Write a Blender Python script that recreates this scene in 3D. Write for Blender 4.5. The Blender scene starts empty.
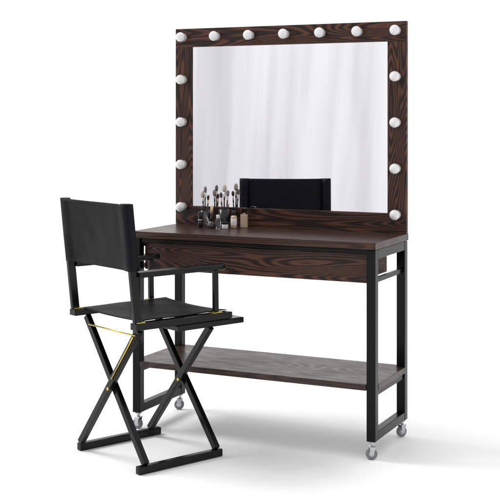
import bpy, bmesh, math, random
from mathutils import Vector, Matrix
random.seed(4)
S=bpy.context.scene; C=S.collection; R=math.radians
S.view_settings.view_transform='Standard'; S.view_settings.look='None'; S.view_settings.exposure=0

# ---------- materials ----------
def newmat(name):
    m=bpy.data.materials.new(name); m.use_nodes=True
    return m,m.node_tree.nodes,m.node_tree.links,m.node_tree.nodes['Principled BSDF']
def plain(name,col,rough=.4,metal=0,bump=0,bscale=300,coat=0,spec=.5,var=.0):
    m,N,L,b=newmat(name)
    b.inputs['Base Color'].default_value=(*col,1); b.inputs['Roughness'].default_value=rough
    b.inputs['Metallic'].default_value=metal; b.inputs['Coat Weight'].default_value=coat
    b.inputs['Specular IOR Level'].default_value=spec
    tc=N.new('ShaderNodeTexCoord')
    if bump:
        n=N.new('ShaderNodeTexNoise'); n.inputs['Scale'].default_value=bscale; n.inputs['Detail'].default_value=4
        L.new(tc.outputs['Object'],n.inputs['Vector'])
        bp=N.new('ShaderNodeBump'); bp.inputs['Strength'].default_value=bump; bp.inputs['Distance'].default_value=.001
        L.new(n.outputs['Fac'],bp.inputs['Height']); L.new(bp.outputs['Normal'],b.inputs['Normal'])
    if var:
        n=N.new('ShaderNodeTexNoise'); n.inputs['Scale'].default_value=9; n.inputs['Detail'].default_value=6
        L.new(tc.outputs['Object'],n.inputs['Vector'])
        mr=N.new('ShaderNodeMapRange'); mr.inputs['To Min'].default_value=rough-var; mr.inputs['To Max'].default_value=rough+var
        L.new(n.outputs['Fac'],mr.inputs['Value']); L.new(mr.outputs['Result'],b.inputs['Roughness'])
    return m
def wood(name,axis='X',seed=0,rough=.38,dark=(.0125,.0058,.0045),mid=(.032,.0125,.0084),light=(.092,.035,.0205),freq=19.0,along=1.2,across=13,spec=.25,cloud=0.0):
    """dark striped wood: contour lines of a noise field stretched along the grain"""
    m,N,L,b=newmat(name)
    tc=N.new('ShaderNodeTexCoord')
    sx=N.new('ShaderNodeSeparateXYZ'); L.new(tc.outputs['Object'],sx.inputs[0])
    o={'X':('X','Y','Z'),'Z':('Z','X','Y')}[axis]
    cb=N.new('ShaderNodeCombineXYZ')
    for i,k in enumerate(o): L.new(sx.outputs[k],cb.inputs[i])
    def mapped(s,off):
        mp=N.new('ShaderNodeMapping'); mp.inputs['Scale'].default_value=s; mp.inputs['Location'].default_value=off
        L.new(cb.outputs[0],mp.inputs['Vector']); return mp.outputs[0]
    def noise(s,off,det,rg=.5):
        n=N.new('ShaderNodeTexNoise'); n.inputs['Scale'].default_value=1; n.inputs['Detail'].default_value=det; n.inputs['Roughness'].default_value=rg
        L.new(mapped(s,off),n.inputs['Vector']); return n.outputs['Fac']
    n1=noise((along,across,across),(seed*3.1,seed*1.7,seed*.9),1.0,.3)
    n2=noise((11,190,190),(seed,2,3),3)
    n3=noise((26,900,900),(seed,5,3),4)
    n4=noise((2.0,20,20),(seed+4,5,3),2)
    n5=noise((6,9,9),(seed+8,1,3),5,.6)
    def M(op,a,bv,c=None):
        x=N.new('ShaderNodeMath'); x.operation=op
        for i,v in enumerate((a,bv,c)):
            if v is None: continue
            if isinstance(v,(int,float)): x.inputs[i].default_value=v
            else: L.new(v,x.inputs[i])
        return x.outputs[0]
    f=M('MULTIPLY',n1,freq*2*math.pi)
    f=M('ADD',f,M('MULTIPLY',n2,3.4))
    s=M('MULTIPLY_ADD',M('SINE',f,0),.5,.5)
    s=M('POWER',s,1.2)
    s=M('MULTIPLY',s,M('MULTIPLY_ADD',n3,1.2,.35))
    s=M('MULTIPLY',s,M('MULTIPLY_ADD',n4,1.2,.4))
    cr=N.new('ShaderNodeValToRGB'); L.new(s,cr.inputs[0])
    e=cr.color_ramp.elements
    e[0].position=.04; e[0].color=(*dark,1)
    e[1].position=.9; e[1].color=(*light,1)
    k=cr.color_ramp.elements.new(.38); k.color=(*mid,1)
    L.new(cr.outputs[0],b.inputs['Base Color'])
    mr=N.new('ShaderNodeMapRange'); mr.inputs['To Min'].default_value=rough+.08; mr.inputs['To Max'].default_value=rough-.05
    L.new(s,mr.inputs['Value'])
    L.new(M('ADD',mr.outputs[0],M('MULTIPLY_ADD',n5,cloud,-cloud*.5)),b.inputs['Roughness'])
    bp=N.new('ShaderNodeBump'); bp.inputs['Strength'].default_value=.3; bp.inputs['Distance'].default_value=.0005
    L.new(s,bp.inputs['Height']); L.new(bp.outputs[0],b.inputs['Normal'])
    b.inputs['Specular IOR Level'].default_value=spec
    return m
W_top=wood('wood_tabletop','X',1,rough=.28,dark=(.022,.0095,.0070),mid=(.036,.0150,.0104),light=(.062,.027,.0175),freq=24,across=15,spec=.24,cloud=.2)
W_apron=wood('wood_apron','X',2.3,freq=32,across=11)
W_h=wood('wood_frame_horizontal','X',5.2,freq=33,across=12)
W_v=wood('wood_frame_vertical','Z',7.7,freq=29,across=13)
W_shelf=wood('wood_shelf','X',9.4,rough=.30,dark=(.026,.0140,.0112),mid=(.038,.0190,.0148),light=(.058,.030,.0225),freq=24,across=15,spec=.30,cloud=.35)
steel=plain('black_powder_coat',(.0025,.0025,.003),.26,0,.12,900,spec=.16,var=.06)
lacq=plain('black_lacquered_wood',(.0025,.0025,.0028),.18,0,.1,120,spec=.23,var=.06)
brass=plain('brass',(.56,.44,.09),.3,1,.2,200,var=.1)
chrome=plain('chrome',(.50,.51,.53),.22,1)
rubber=plain('grey_rubber',(.16,.16,.175),.45)
bulbm=plain('opal_glass',(.72,.715,.715),.08,0,coat=.6)
porc=plain('white_porcelain',(.36,.35,.35),.3)
blackgl=plain('black_gloss',(.006,.006,.007),.15,coat=.2,spec=.3)
whitepl=plain('white_plastic',(.72,.71,.69),.3)
cream=plain('cream_liquid',(.60,.42,.30),.2,coat=.5)
amber=plain('pale_amber_glass',(.50,.38,.26),.1,coat=.6)
bristle_l=plain('pale_bristle',(.50,.44,.37),.8,0,.8,900)
bristle_d=plain('brown_bristle',(.07,.045,.035),.85,0,.8,900)
bristle_g=plain('grey_bristle',(.20,.185,.17),.85,0,.8,900)
silver=plain('silver_ferrule',(.5,.49,.47),.25,1)
gold=plain('gold_cap',(.6,.45,.27),.25,1)
smoke=plain('smoky_glass',(.02,.02,.022),.06,coat=.6)
clear=plain('clear_glass',(.93,.94,.94),.0); clear.node_tree.nodes['Principled BSDF'].inputs['Transmission Weight'].default_value=1
mirror,N,L,b=newmat('mirror_silvering'); b.inputs['Metallic'].default_value=1; b.inputs['Roughness'].default_value=0.0
b.inputs['Base Color'].default_value=(.85,.84,.87,1)
canvas,N,L,b=newmat('black_canvas')
b.inputs['Base Color'].default_value=(.004,.0044,.0054,1); b.inputs['Roughness'].default_value=.52; b.inputs['Specular IOR Level'].default_value=.13
tc=N.new('ShaderNodeTexCoord')
w1=N.new('ShaderNodeTexWave'); w1.wave_type='BANDS'; w1.bands_direction='Y'; w1.inputs['Scale'].default_value=260
w2=N.new('ShaderNodeTexWave'); w2.wave_type='BANDS'; w2.bands_direction='Z'; w2.inputs['Scale'].default_value=260
for w in (w1,w2): L.new(tc.outputs['Object'],w.inputs['Vector'])
ad=N.new('ShaderNodeMath'); L.new(w1.outputs['Fac'],ad.inputs[0]); L.new(w2.outputs['Fac'],ad.inputs[1])
nz=N.new('ShaderNodeTexNoise'); nz.inputs['Scale'].default_value=7; nz.inputs['Detail'].default_value=1.5; L.new(tc.outputs['Object'],nz.inputs['Vector'])
b1=N.new('ShaderNodeBump'); b1.inputs['Strength'].default_value=.2; b1.inputs['Distance'].default_value=.0004; L.new(ad.outputs[0],b1.inputs['Height'])
b2=N.new('ShaderNodeBump'); b2.inputs['Strength'].default_value=.8; b2.inputs['Distance'].default_value=.022; L.new(nz.outputs['Fac'],b2.inputs['Height'])
L.new(b1.outputs[0],b2.inputs['Normal']); L.new(b2.outputs[0],b.inputs['Normal'])

# ---------- mesh helpers ----------
def bx(bm,x0,x1,y0,y1,z0,z1,mi=0):
    vs=[bm.verts.new((x,y,z)) for x in (x0,x1) for y in (y0,y1) for z in (z0,z1)]
    for f in ((0,1,3,2),(4,6,7,5),(0,4,5,1),(2,3,7,6),(0,2,6,4),(1,5,7,3)):
        fc=bm.faces.new([vs[i] for i in f]); fc.material_index=mi
def beam(bm,a,b_,w,h,up=(0,0,1),mi=0):
    a=Vector(a); b_=Vector(b_); d=(b_-a).normalized(); s=d.cross(Vector(up)).normalized(); u=s.cross(d)
    vs=[bm.verts.new(p+s*i*w/2+u*j*h/2) for p in (a,b_) for i,j in ((-1,-1),(1,-1),(1,1),(-1,1))]
    for f in ((0,1,2,3),(7,6,5,4),(0,4,5,1),(1,5,6,2),(2,6,7,3),(3,7,4,0)):
        fc=bm.faces.new([vs[i] for i in f]); fc.material_index=mi
def lathe(bm,prof,origin=(0,0,0),axis=(0,0,1),n=28,mi=0,cap=True):
    o=Vector(origin); q=Vector((0,0,1)).rotation_difference(Vector(axis).normalized())
    rings=[]
    for r,z in prof:
        rings.append([bm.verts.new(o+q@Vector((r*math.cos(2*math.pi*k/n),r*math.sin(2*math.pi*k/n),z))) for k in range(n)])
    for a,c in zip(rings,rings[1:]):
        for k in range(n):
            f=bm.faces.new((a[k],a[(k+1)%n],c[(k+1)%n],c[k])); f.smooth=True; f.material_index=mi
    if cap:
        for rg in (rings[0],rings[-1]):
            f=bm.faces.new(rg); f.material_index=mi
def obj(name,bm,mats,parent=None,bevel=0,seg=2,label=None):
    bmesh.ops.recalc_face_normals(bm,faces=bm.faces[:])
    me=bpy.data.meshes.new(name); bm.to_mesh(me); bm.free()
    for m in (mats if isinstance(mats,(list,tuple)) else [mats]): me.materials.append(m)
    o=bpy.data.objects.new(name,me); C.objects.link(o)
    if parent: o.parent=parent
    if bevel:
        md=o.modifiers.new('bevel','BEVEL'); md.width=bevel; md.segments=seg; md.limit_method='ANGLE'; md.angle_limit=R(40)
    if label: o['label']=label
    return o
def thing(name,label,cat,loc,rz=0,group=None):
    o=bpy.data.objects.new(name,None); C.objects.link(o); o.location=loc; o.rotation_euler=(0,0,rz)
    o['label']=label; o['category']=cat
    if group: o['group']=group
    return o
B=bmesh.new

# ---------- floor ----------
fl,N,L,b=newmat('white_studio_floor'); b.inputs['Base Color'].default_value=(.95,.95,.953,1); b.inputs['Roughness'].default_value=.6
b.inputs['Specular IOR Level'].default_value=.15
nz=N.new('ShaderNodeTexNoise'); nz.inputs['Scale'].default_value=3; tc=N.new('ShaderNodeTexCoord'); L.new(tc.outputs['Object'],nz.inputs['Vector'])
mr=N.new('ShaderNodeMapRange'); mr.inputs['To Min'].default_value=.5; mr.inputs['To Max'].default_value=.7; L.new(nz.outputs['Fac'],mr.inputs[0]); L.new(mr.outputs[0],b.inputs['Roughness'])
bm=B(); bmesh.ops.create_circle(bm,cap_ends=True,radius=7.5,segments=96)
f=obj('floor',bm,fl); f.location=(0,4.5,0); f['kind']='structure'

# ---------- dressing table ----------
TC=(.0725,4.6066,0); TR=R(-25.6)
T=thing('vanity_table','dark striped wood vanity table on black wheeled steel legs with bulb framed mirror','vanity table',TC,TR)
HX=.5075; HY=.19; ZT=.781; TH=.026; ZB=.066; t=.034
bm=B(); bx(bm,-HX,HX,-HY,HY,ZT-TH,ZT); obj('tabletop',bm,W_top,T,.0015)
g=.0015
for s in (-1,1):
    xo=s*(HX-.002); xi=xo-s*t; xa,xb=min(xo,xi),max(xo,xi)
    for yy in (-1,1):
        ya,yb=sorted((yy*(HY-.004),yy*(HY-.004-t)))
        bm=B(); bx(bm,xa,xb,ya,yb,ZB,ZT-TH-g); obj('leg',bm,steel,T,.0025)
    bm=B(); bx(bm,xa+.001,xb-.001,-HY+.004+t,HY-.004-t,ZB,ZB+t-.002); obj('foot_rail',bm,steel,T,.0025)
    bm=B(); bx(bm,xa+.001,xb-.001,-HY+.004+t,HY-.004-t,ZT-TH-g-t,ZT-TH-g); obj('top_rail',bm,steel,T,.0025)
    bm=B(); bx(bm,xa+.006,xb-.006,-HY+.004+t,HY-.004-t,.226,.248); obj('shelf_rail',bm,steel,T,.002)
bm=B(); bx(bm,-HX+.002+t,HX-.002-t,-HY+.012,-HY+.032,ZT-TH-g-.016,ZT-TH-g); obj('front_rail',bm,steel,T,.002)
bm=B(); bx(bm,-HX+.002+t,HX-.002-t,HY-.032,HY-.012,ZT-TH-g-.03,ZT-TH-g); obj('back_rail',bm,steel,T,.002)
bm=B(); bx(bm,-HX+.04,HX-.04,-HY+.036,-HY+.054,.630,ZT-TH-.020); obj('drawer_front',bm,W_apron,T,.0015)
bm=B()
for s in (-1,1):
    a,c=sorted((s*(HX-.060),s*(HX-.074))); bx(bm,a,c,-HY+.056,-HY+.3,.640,ZT-TH-.024)
bx(bm,-HX+.075,HX-.075,-HY+.295,-HY+.3,.640,ZT-TH-.024); bx(bm,-HX+.075,HX-.075,-HY+.056,-HY+.294,.642,.650)
obj('drawer_box',bm,W_apron,T,.001)
for s in (-1,1):
    xm=s*(HX-.019)
    bm=B(); bx(bm,xm-.006,xm+.006,-HY+.004+t,HY-.004-t,.632,.650)
    obj('drawer_runner',bm,steel,T,.001)
# shelf with notched corners
bm=B(); x1=HX-.001; x0=HX-.002-t-.001; y1=HY-.002; y0=HY-.004-t-.001
pts=[(-x0,-y1),(x0,-y1),(x0,-y0),(x1,-y0),(x1,y0),(x0,y0),(x0,y1),(-x0,y1),(-x0,y0),(-x1,y0),(-x1,-y0),(-x0,-y0)]
lo=[bm.verts.new((x,y,.2485)) for x,y in pts]; hi=[bm.verts.new((x,y,.271)) for x,y in pts]
bm.faces.new(lo[::-1]); bm.faces.new(hi)
for i in range(12): bm.faces.new((lo[i],lo[(i+1)%12],hi[(i+1)%12],hi[i]))
obj('shelf',bm,W_shelf,T,.0012)
# castors
for sx in (-1,1):
    for sy in (-1,1):
        cx=sx*(HX-.002-t/2); cy=sy*(HY-.004-t/2); ang=R(25+18*sx+14*sy)
        bm=B(); lathe(bm,[(.0135,ZB-.006),(.0135,ZB-.0005)],(cx,cy,0),n=20); lathe(bm,[(.006,.047),(.006,ZB-.006)],(cx,cy,0),n=12)
        M=Matrix.Translation((cx,cy,0))@Matrix.Rotation(ang,4,'Z'); b2_=B()
        for k in (-1,1):   # tapered fork cheeks
            ys=(k*.0112-.0009,k*.0112+.0009)
            q=[(-.009,.019),(-.003,.0165),(.003,.019),(.011,.0455),(-.011,.0455)]
            va=[b2_.verts.new((x,ys[0],z)) for x,z in q]; vb=[b2_.verts.new((x,ys[1],z)) for x,z in q]
            b2_.faces.new(va); b2_.faces.new(vb[::-1])
            for i in range(5): b2_.faces.new((va[i],va[(i+1)%5],vb[(i+1)%5],vb[i]))
        bx(b2_,-.012,.012,-.0125,.0125,.0456,.0478)
        b2_.transform(M); me=bpy.data.meshes.new('x'); b2_.to_mesh(me); b2_.free(); bm.from_mesh(me); bpy.data.meshes.remove(me)
        c=obj('castor',bm,chrome,T,.0005,1)
        bm=B(); lathe(bm,[(.011,-.0085),(.0175,-.0085),(.0205,-.006),(.0205,.006),(.0175,.0085),(.011,.0085)],(0,0,0),(0,1,0),36,0)
        lathe(bm,[(.0035,-.0094),(.0105,-.0090),(.0105,.0090),(.0035,.0094)],(0,0,0),(0,1,0),24,1)
        bm.transform(M@Matrix.Translation((-.003,0,.0207))); obj('wheel',bm,[rubber,chrome],c)

# mirror frame
FW=.077; y0=HY-.024; y1=HY-.002; zb=ZT+.0005; zt=1.601
bm=B(); bx(bm,-HX+.002,HX-.002,y1-.004,y1,zb+.002,zt-.002); obj('mirror_backing',bm,lacq,T,.001)
for za,zc in ((zt-FW,zt),(zb,zb+FW)):
    bm=B(); bx(bm,-HX,HX,y0,y1-.0045,za,zc); obj('frame_board',bm,W_h,T,.001)
for s in (-1,1):
    a,c=sorted((s*HX,s*(HX-FW))); bm=B(); bx(bm,a,c,y0,y1-.0045,zb+FW+.0003,zt-FW-.0003); obj('frame_board',bm,W_v,T,.0006)
bm=B(); i=HX-FW-.0005; bx(bm,-i,i,y0+.006,y0+.009,zb+FW+.0005,zt-FW-.0005); obj('mirror_glass',bm,mirror,T)
cx=HX-.0385
pos=[(-cx+2*cx*k/6,1.565) for k in range(7)]
for k in range(1,5): pos+= [(-cx,1.565-.1775*k),(cx,1.565-.1775*k)]
BR=.0202
bulb_me=sock_me=None
for (x,z) in pos:
    if bulb_me is None:
        bm=B(); prof=[(.010,.009)]
        for k in range(15):
            a=R(-62+k*(152/14)); prof.append((max(BR*math.cos(a),.0004),.028+BR*math.sin(a)))
        lathe(bm,prof,(0,0,0),(0,-1,0),32)
        ob=obj('light_bulb',bm,bulbm,T); bulb_me=ob.data
        bm=B(); lathe(bm,[(.0170,.0),(.0170,.006),(.015,.0085),(.0115,.0105),(.0105,.0125)],(0,0,0),(0,-1,0),32)
        so=obj('socket',bm,porc,ob); sock_me=so.data
    else:
        ob=bpy.data.objects.new('light_bulb',bulb_me); C.objects.link(ob); ob.parent=T
        so=bpy.data.objects.new('socket',sock_me); C.objects.link(so); so.parent=ob
    ob.location=(x,y0-.0003,z)

# ---------- cosmetics ----------
def tw(lx,ly,z=ZT+.0006):
    v=Matrix.Rotation(TR,4,'Z')@Vector((lx,ly,0)); return (TC[0]+v.x,TC[1]+v.y,z)
def cup(lx,ly,r,h,mat,label):
    bm=B(); lathe(bm,[(r*.8,0),(r*.94,.001),(r,.006),(r,h),(r-.002,h),(r-.002,.005),(.001,.004)],n=36)
    o=obj('brush_cup',bm,mat); o.location=tw(lx,ly); o['label']=label; o['category']='cup'
    o['group']='cups holding makeup brushes'
def brush(lx,ly,tilt,az,L_,hr,br,bl,hm,bmn,label,fm=silver):
    L_*=.94
    base=Vector(tw(lx,ly,ZT+.008)); d=Vector((math.sin(tilt)*math.cos(az),math.sin(tilt)*math.sin(az),math.cos(tilt)))
    T_=thing('makeup_brush',label,'makeup brush',base,0,'makeup brushes standing in cups')
    q=Vector((0,0,1)).rotation_difference(d); T_.rotation_mode='QUATERNION'; T_.rotation_quaternion=q
    bm=B(); lathe(bm,[(hr*.35,0),(hr*.7,.01),(hr,L_*.45),(hr*.8,L_*.62)],n=14); obj('handle',bm,hm,T_)
    bm=B(); lathe(bm,[(hr*.85,L_*.62),(br*.72,L_-bl)],n=14); obj('ferrule',bm,fm,T_)
    bm=B(); lathe(bm,[(br*.7,L_-bl),(br*1.0,L_-bl*.6),(br*1.02,L_-bl*.35),(br*.7,L_-bl*.1),(br*.2,L_)],n=16); obj('bristles',bm,bmn,T_)
ax,ay=-.346,.122; cx2,cy2=-.256,.120
cup(ax,ay,.020,.064,clear,'clear glass cup of brushes, the leftmost cup on the vanity')
cup(cx2,cy2,.021,.072,blackgl,'black gloss cup of brushes, right of the clear glass cup')
brush(ax-.003,ay,.05,R(190),.146,.0032,.008,.028,blackgl,bristle_l,'pale tipped brush leaning left in the clear glass cup')
brush(ax+.003,ay-.004,.02,R(60),.166,.0030,.0065,.026,blackgl,bristle_g,'grey tipped upright brush at the middle of the clear glass cup')
brush(ax+.008,ay+.002,.06,R(10),.128,.0030,.0055,.020,blackgl,bristle_d,'short brown tipped brush leaning right in the clear glass cup',gold)
brush(cx2-.004,cy2,.07,R(175),.142,.0032,.006,.022,blackgl,bristle_d,'dark tipped brush leaning left in the black gloss cup')
brush(cx2+.002,cy2-.004,.02,R(40),.176,.0034,.0088,.030,blackgl,bristle_l,'tallest pale tipped brush standing in the black gloss cup')
brush(cx2+.008,cy2+.002,.06,R(-10),.152,.0030,.0065,.024,blackgl,bristle_g,'grey tipped brush leaning right in the black gloss cup')
def bottle(name,cat,label,lx,ly,parts):
    T_=thing(name,label,cat,tw(lx,ly),TR)
    for nm,kind,args,mt in parts:
        bm=B()
        if kind=='l': lathe(bm,args,n=32); obj(nm,bm,mt,T_,.0006)
        else: bx(bm,*args); obj(nm,bm,mt,T_,.002,3)
bottle('nail_polish_bottle','bottle','small round nail polish bottle with tall black cap, in front of the brush cups',-.278,.055,
  [('bottle_body','l',[(.010,0),(.0125,.002),(.0125,.020),(.009,.026),(.005,.028)],smoke),('cap','l',[(.0065,.0285),(.0062,.056),(.005,.058)],blackgl)])
bottle('foundation_bottle','bottle','cream foundation bottle with black cap and white label, right of the brush cups',-.200,.098,
  [('bottle_body','l',[(.011,0),(.0125,.002),(.0125,.046),(.009,.050),(.006,.052)],cream),('paper_label','l',[(.0129,.010),(.0129,.038)],whitepl),('cap','l',[(.0095,.0525),(.0095,.068),(.0085,.070)],blackgl)])
bottle('perfume_bottle','bottle','square pale amber perfume bottle with black cap nearest the mirror',-.168,.128,
  [('bottle_body','b',(-.014,.014,-.008,.008,0,.054),amber),('neck','l',[(.006,.0545),(.006,.060)],silver),('cap','b',(-.009,.009,-.007,.007,.0605,.080),blackgl)])
bottle('lipstick','lipstick','black lipstick tube with silver band at the left of the makeup',-.330,.055,
  [('tube','l',[(.0085,0),(.009,.001),(.009,.028)],blackgl),('band','l',[(.0093,.0285),(.0093,.034)],silver),('cap','l',[(.009,.0345),(.009,.062),(.008,.064)],blackgl)])
bottle('cream_jar','jar','squat white cream jar with black lid beside the foundation bottle',-.216,.050,
  [('jar_body','l',[(.012,0),(.0135,.002),(.0135,.018)],whitepl),('lid','l',[(.014,.0185),(.014,.027),(.013,.028)],blackgl)])
bottle('mascara','mascara','slim black mascara tube with gold cap between the two brush cups',-.301,.100,
  [('tube','l',[(.0065,0),(.007,.001),(.007,.055)],blackgl),('cap','l',[(.0072,.0555),(.0068,.084),(.006,.086)],gold)])
bottle('lotion_bottle','bottle','small clear lotion bottle with white cap between the nail polish and the cream jar',-.247,.050,
  [('bottle_body','l',[(.010,0),(.0115,.002),(.0115,.034),(.008,.038),(.005,.040)],clear),('cap','l',[(.0075,.0405),(.0075,.054),(.0065,.055)],whitepl)])

# ---------- director's chair ----------
CH=thing('director_chair','black folding director chair with canvas back standing left of the vanity','chair',(-.3692,4.323,0),R(39.7))
PY=.203; ZS=.500
def postx(z): return -.190-.044*(z-.52)/.41
for s in (-1,1):
    bm=B(); bx(bm,-.182,.182,s*.192-.013,s*.192+.013,.001,.028); obj('foot_rail',bm,lacq,CH,.003)
for xx in (-.160,.150):
    for s in (-1,1):
        x=xx+s*.0107
        bm=B(); beam(bm,(x,s*.186,ZS-(.004 if xx<0 else .026)),(x,-s*.194,.030),.024,.0205,(1,0,0)); obj('leg',bm,lacq,CH,.002)
    bm=B(); lathe(bm,[(.0055,-.023),(.0055,.023)],(xx,-.002,.262 if xx<0 else .252),(1,0,0),16); obj('pivot_bolt',bm,brass,CH)
for s in (-1,1):
    bm=B(); bx(bm,-.205,.215,s*.200-.020,s*.200+.020,ZS,ZS+.024); obj('seat_rail',bm,lacq,CH,.003)
    bm=B(); beam(bm,(postx(ZS+.026),s*PY,ZS+.026),(postx(.928),s*PY,.928),.018,.030,(1,0,0)); obj('back_post',bm,lacq,CH,.003)
    bm=B(); beam(bm,(.150,s*PY,ZS+.028),(.148,s*PY,.680),.016,.020,(1,0,0)); obj('arm_post',bm,lacq,CH,.003)
    bm=B()
    out=[(-.194,-.022),(.12,-.028)]+[(.158+.028*math.cos(R(a)),.028*math.sin(R(a))) for a in range(-80,81,20)]+[(.12,.028),(-.194,.022)]
    lo=[bm.verts.new((x,s*PY+yy,.681)) for x,yy in out]; hi=[bm.verts.new((x,s*PY+yy,.700)) for x,yy in out]
    bm.faces.new(lo[::-1]); bm.faces.new(hi)
    for i in range(len(out)): j=(i+1)%len(out); bm.faces.new((lo[i],lo[j],hi[j],hi[i]))
    obj('armrest',bm,lacq,CH,.003)
    for xa,xb in ((.128,.172),(-.200,-.165)):
        bm=B(); bx(bm,xa,xb,s*PY-.0125,s*PY+.0125,ZS+.0245,ZS+.0275); obj('hinge_plate',bm,brass,CH,.0005)
bm=B(); bx(bm,-.03,.268,-.222,-.078,ZS-.0215,ZS-.0008); obj('front_board',bm,lacq,CH,.004)
bm=B(); lathe(bm,[(.0028,0),(.0028,.295)],(-.187,-.180,ZS-.022),(0,1,0),14); obj('brass_rod',bm,brass,CH)
a=Vector((-.1838,-.168,ZS-.028)); c=Vector((-.1838,-.030,.302))
bm=B(); lathe(bm,[(.0026,0),(.0026,(c-a).length)],a,c-a,14); obj('brass_rod',bm,brass,CH)
# seat canvas
bm=B(); nx,ny=18,24; grid=[]
for i in range(nx+1):
    row=[]
    for j in range(ny+1):
        u=i/nx; v=j/ny; x=-.165+.375*u; y=-.190+.380*v
        z=ZS+.0275-.007*(1-(2*v-1)**2)**.8+.0010*math.sin(u*9+v*4)
        row.append(bm.verts.new((x,y,z)))
    grid.append(row)
for i in range(nx):
    for j in range(ny):
        f=bm.faces.new((grid[i][j],grid[i+1][j],grid[i+1][j+1],grid[i][j+1])); f.smooth=True
o=obj('seat',bm,canvas,CH); md=o.modifiers.new('thick','SOLIDIFY'); md.thickness=.003; md.offset=0
# backrest canvas, sleeves round the posts
bm=B(); ny,nz=40,14; grid=[]; HW=PY+.013
for j in range(ny+1):
    v=j/ny; y=-HW+2*HW*v; e=min(v,1-v)*2*HW
    bul=-.012 if e<.032 else -.012+.006*min(1,(e-.032)/.02)
    if e<.004: bul=-.004
    rr=[]
    for k in range(nz+1):
        w=k/nz; z=.704+.230*w-.0015*math.sin(math.pi*v)*w
        sag=.008*math.sin(math.pi*v)
        rr.append(bm.verts.new((postx(z)+bul-.006+sag+.0022*math.sin(9*v+5*w)*math.sin(math.pi*v),y,z)))
    grid.append(rr)
for j in range(ny):
    for k in range(nz):
        f=bm.faces.new((grid[j][k],grid[j+1][k],grid[j+1][k+1],grid[j][k+1])); f.smooth=True
for s in (-1,1):
    g2=[]
    for (dy,dx) in ((.013,-.010),(.015,.004),(.011,.017),(-.008,.0175),(-.019,.010),(-.028,-.008)):
        g2.append([bm.verts.new((postx(.704+.230*k/nz)+dx,s*(PY+dy),.704+.230*k/nz)) for k in range(nz+1)])
    for a,c in zip(g2,g2[1:]):
        for k in range(nz):
            f=bm.faces.new((a[k],c[k],c[k+1],a[k+1])); f.smooth=True
    f=bm.faces.new([r_[-1] for r_ in g2])
o=obj('backrest',bm,canvas,CH); md=o.modifiers.new('thick','SOLIDIFY'); md.thickness=.003; md.offset=0

# ---------- world: white studio, pale curtains behind the camera ----------
w=bpy.data.worlds.new('World'); S.world=w; w.use_nodes=True; N=w.node_tree.nodes; L=w.node_tree.links
bg=N['Background']; tc=N.new('ShaderNodeTexCoord'); sp=N.new('ShaderNodeSeparateXYZ'); L.new(tc.outputs['Generated'],sp.inputs[0])
def wm(op,a,b_):
    m=N.new('ShaderNodeMath'); m.operation=op
    for i,v in enumerate((a,b_)):
        if isinstance(v,(int,float)): m.inputs[i].default_value=v
        else: L.new(v,m.inputs[i])
    return m.outputs[0]
at=wm('ARCTAN2',sp.outputs['X'],sp.outputs['Y'])
at=wm('ADD',at,wm('MULTIPLY',sp.outputs['Z'],.035))
cb=N.new('ShaderNodeCombineXYZ'); L.new(at,cb.inputs[0]); L.new(sp.outputs['Z'],cb.inputs[1])
def wn(sc,loc,det,lo,hi):
    mp=N.new('ShaderNodeMapping'); mp.inputs['Scale'].default_value=sc; mp.inputs['Location'].default_value=loc; L.new(cb.outputs[0],mp.inputs[0])
    nz=N.new('ShaderNodeTexNoise'); nz.inputs['Scale'].default_value=1; nz.inputs['Detail'].default_value=det; nz.inputs['Roughness'].default_value=.5; nz.inputs['Distortion'].default_value=.3
    L.new(mp.outputs[0],nz.inputs['Vector'])
    mr=N.new('ShaderNodeMapRange'); mr.interpolation_type='SMOOTHSTEP'; mr.inputs['From Min'].default_value=lo; mr.inputs['From Max'].default_value=hi; L.new(nz.outputs['Fac'],mr.inputs[0]); return mr.outputs[0]
def rng(src,a,b_,c,d):
    m=N.new('ShaderNodeMapRange'); m.interpolation_type='SMOOTHSTEP'
    for k,v in zip(('From Min','From Max','To Min','To Max'),(a,b_,c,d)): m.inputs[k].default_value=v
    L.new(src,m.inputs[0]); return m.outputs[0]
big=wn((22,2.0,1),(3.3,0,0),2,.36,.66); fine=wn((62,4,1),(1.3,0,0),2,.42,.66)
fold=wm('ADD',wm('MULTIPLY',big,.60),wm('MULTIPLY',fine,.26))
fold=wm('ADD',fold,rng(sp.outputs['Z'],.02,-.09,0,.16))
fold=wm('MULTIPLY',fold,rng(sp.outputs['Y'],-.15,-.45,0,1))
mx=N.new('ShaderNodeMix'); mx.data_type='RGBA'; L.new(fold,mx.inputs['Factor'])
mx.inputs['A'].default_value=(1.08,1.08,1.08,1); mx.inputs['B'].default_value=(.70,.69,.73,1)
L.new(mx.outputs['Result'],bg.inputs['Color']); bg.inputs['Strength'].default_value=1.0

# ---------- lamp ----------
ld=bpy.data.lights.new('studio_lamp','AREA'); ld.shape='DISK'; ld.size=6.5; ld.energy=1450; ld.color=(1,.99,.97)
lo_=bpy.data.objects.new('studio_lamp',ld); C.objects.link(lo_); lo_.location=(-11,8.0,13)
lo_.rotation_euler=(Vector((0,4.5,0))-lo_.location).to_track_quat('-Z','Y').to_euler()

# ---------- camera ----------
cd=bpy.data.cameras.new('camera'); cam=bpy.data.objects.new('camera',cd); C.objects.link(cam)
cam.location=(0,0,1.235); cam.rotation_euler=(R(90),0,0); cd.sensor_width=36; cd.lens=84.96; cd.shift_y=-.268; cd.clip_end=200; cd.clip_start=.05
S.camera=cam
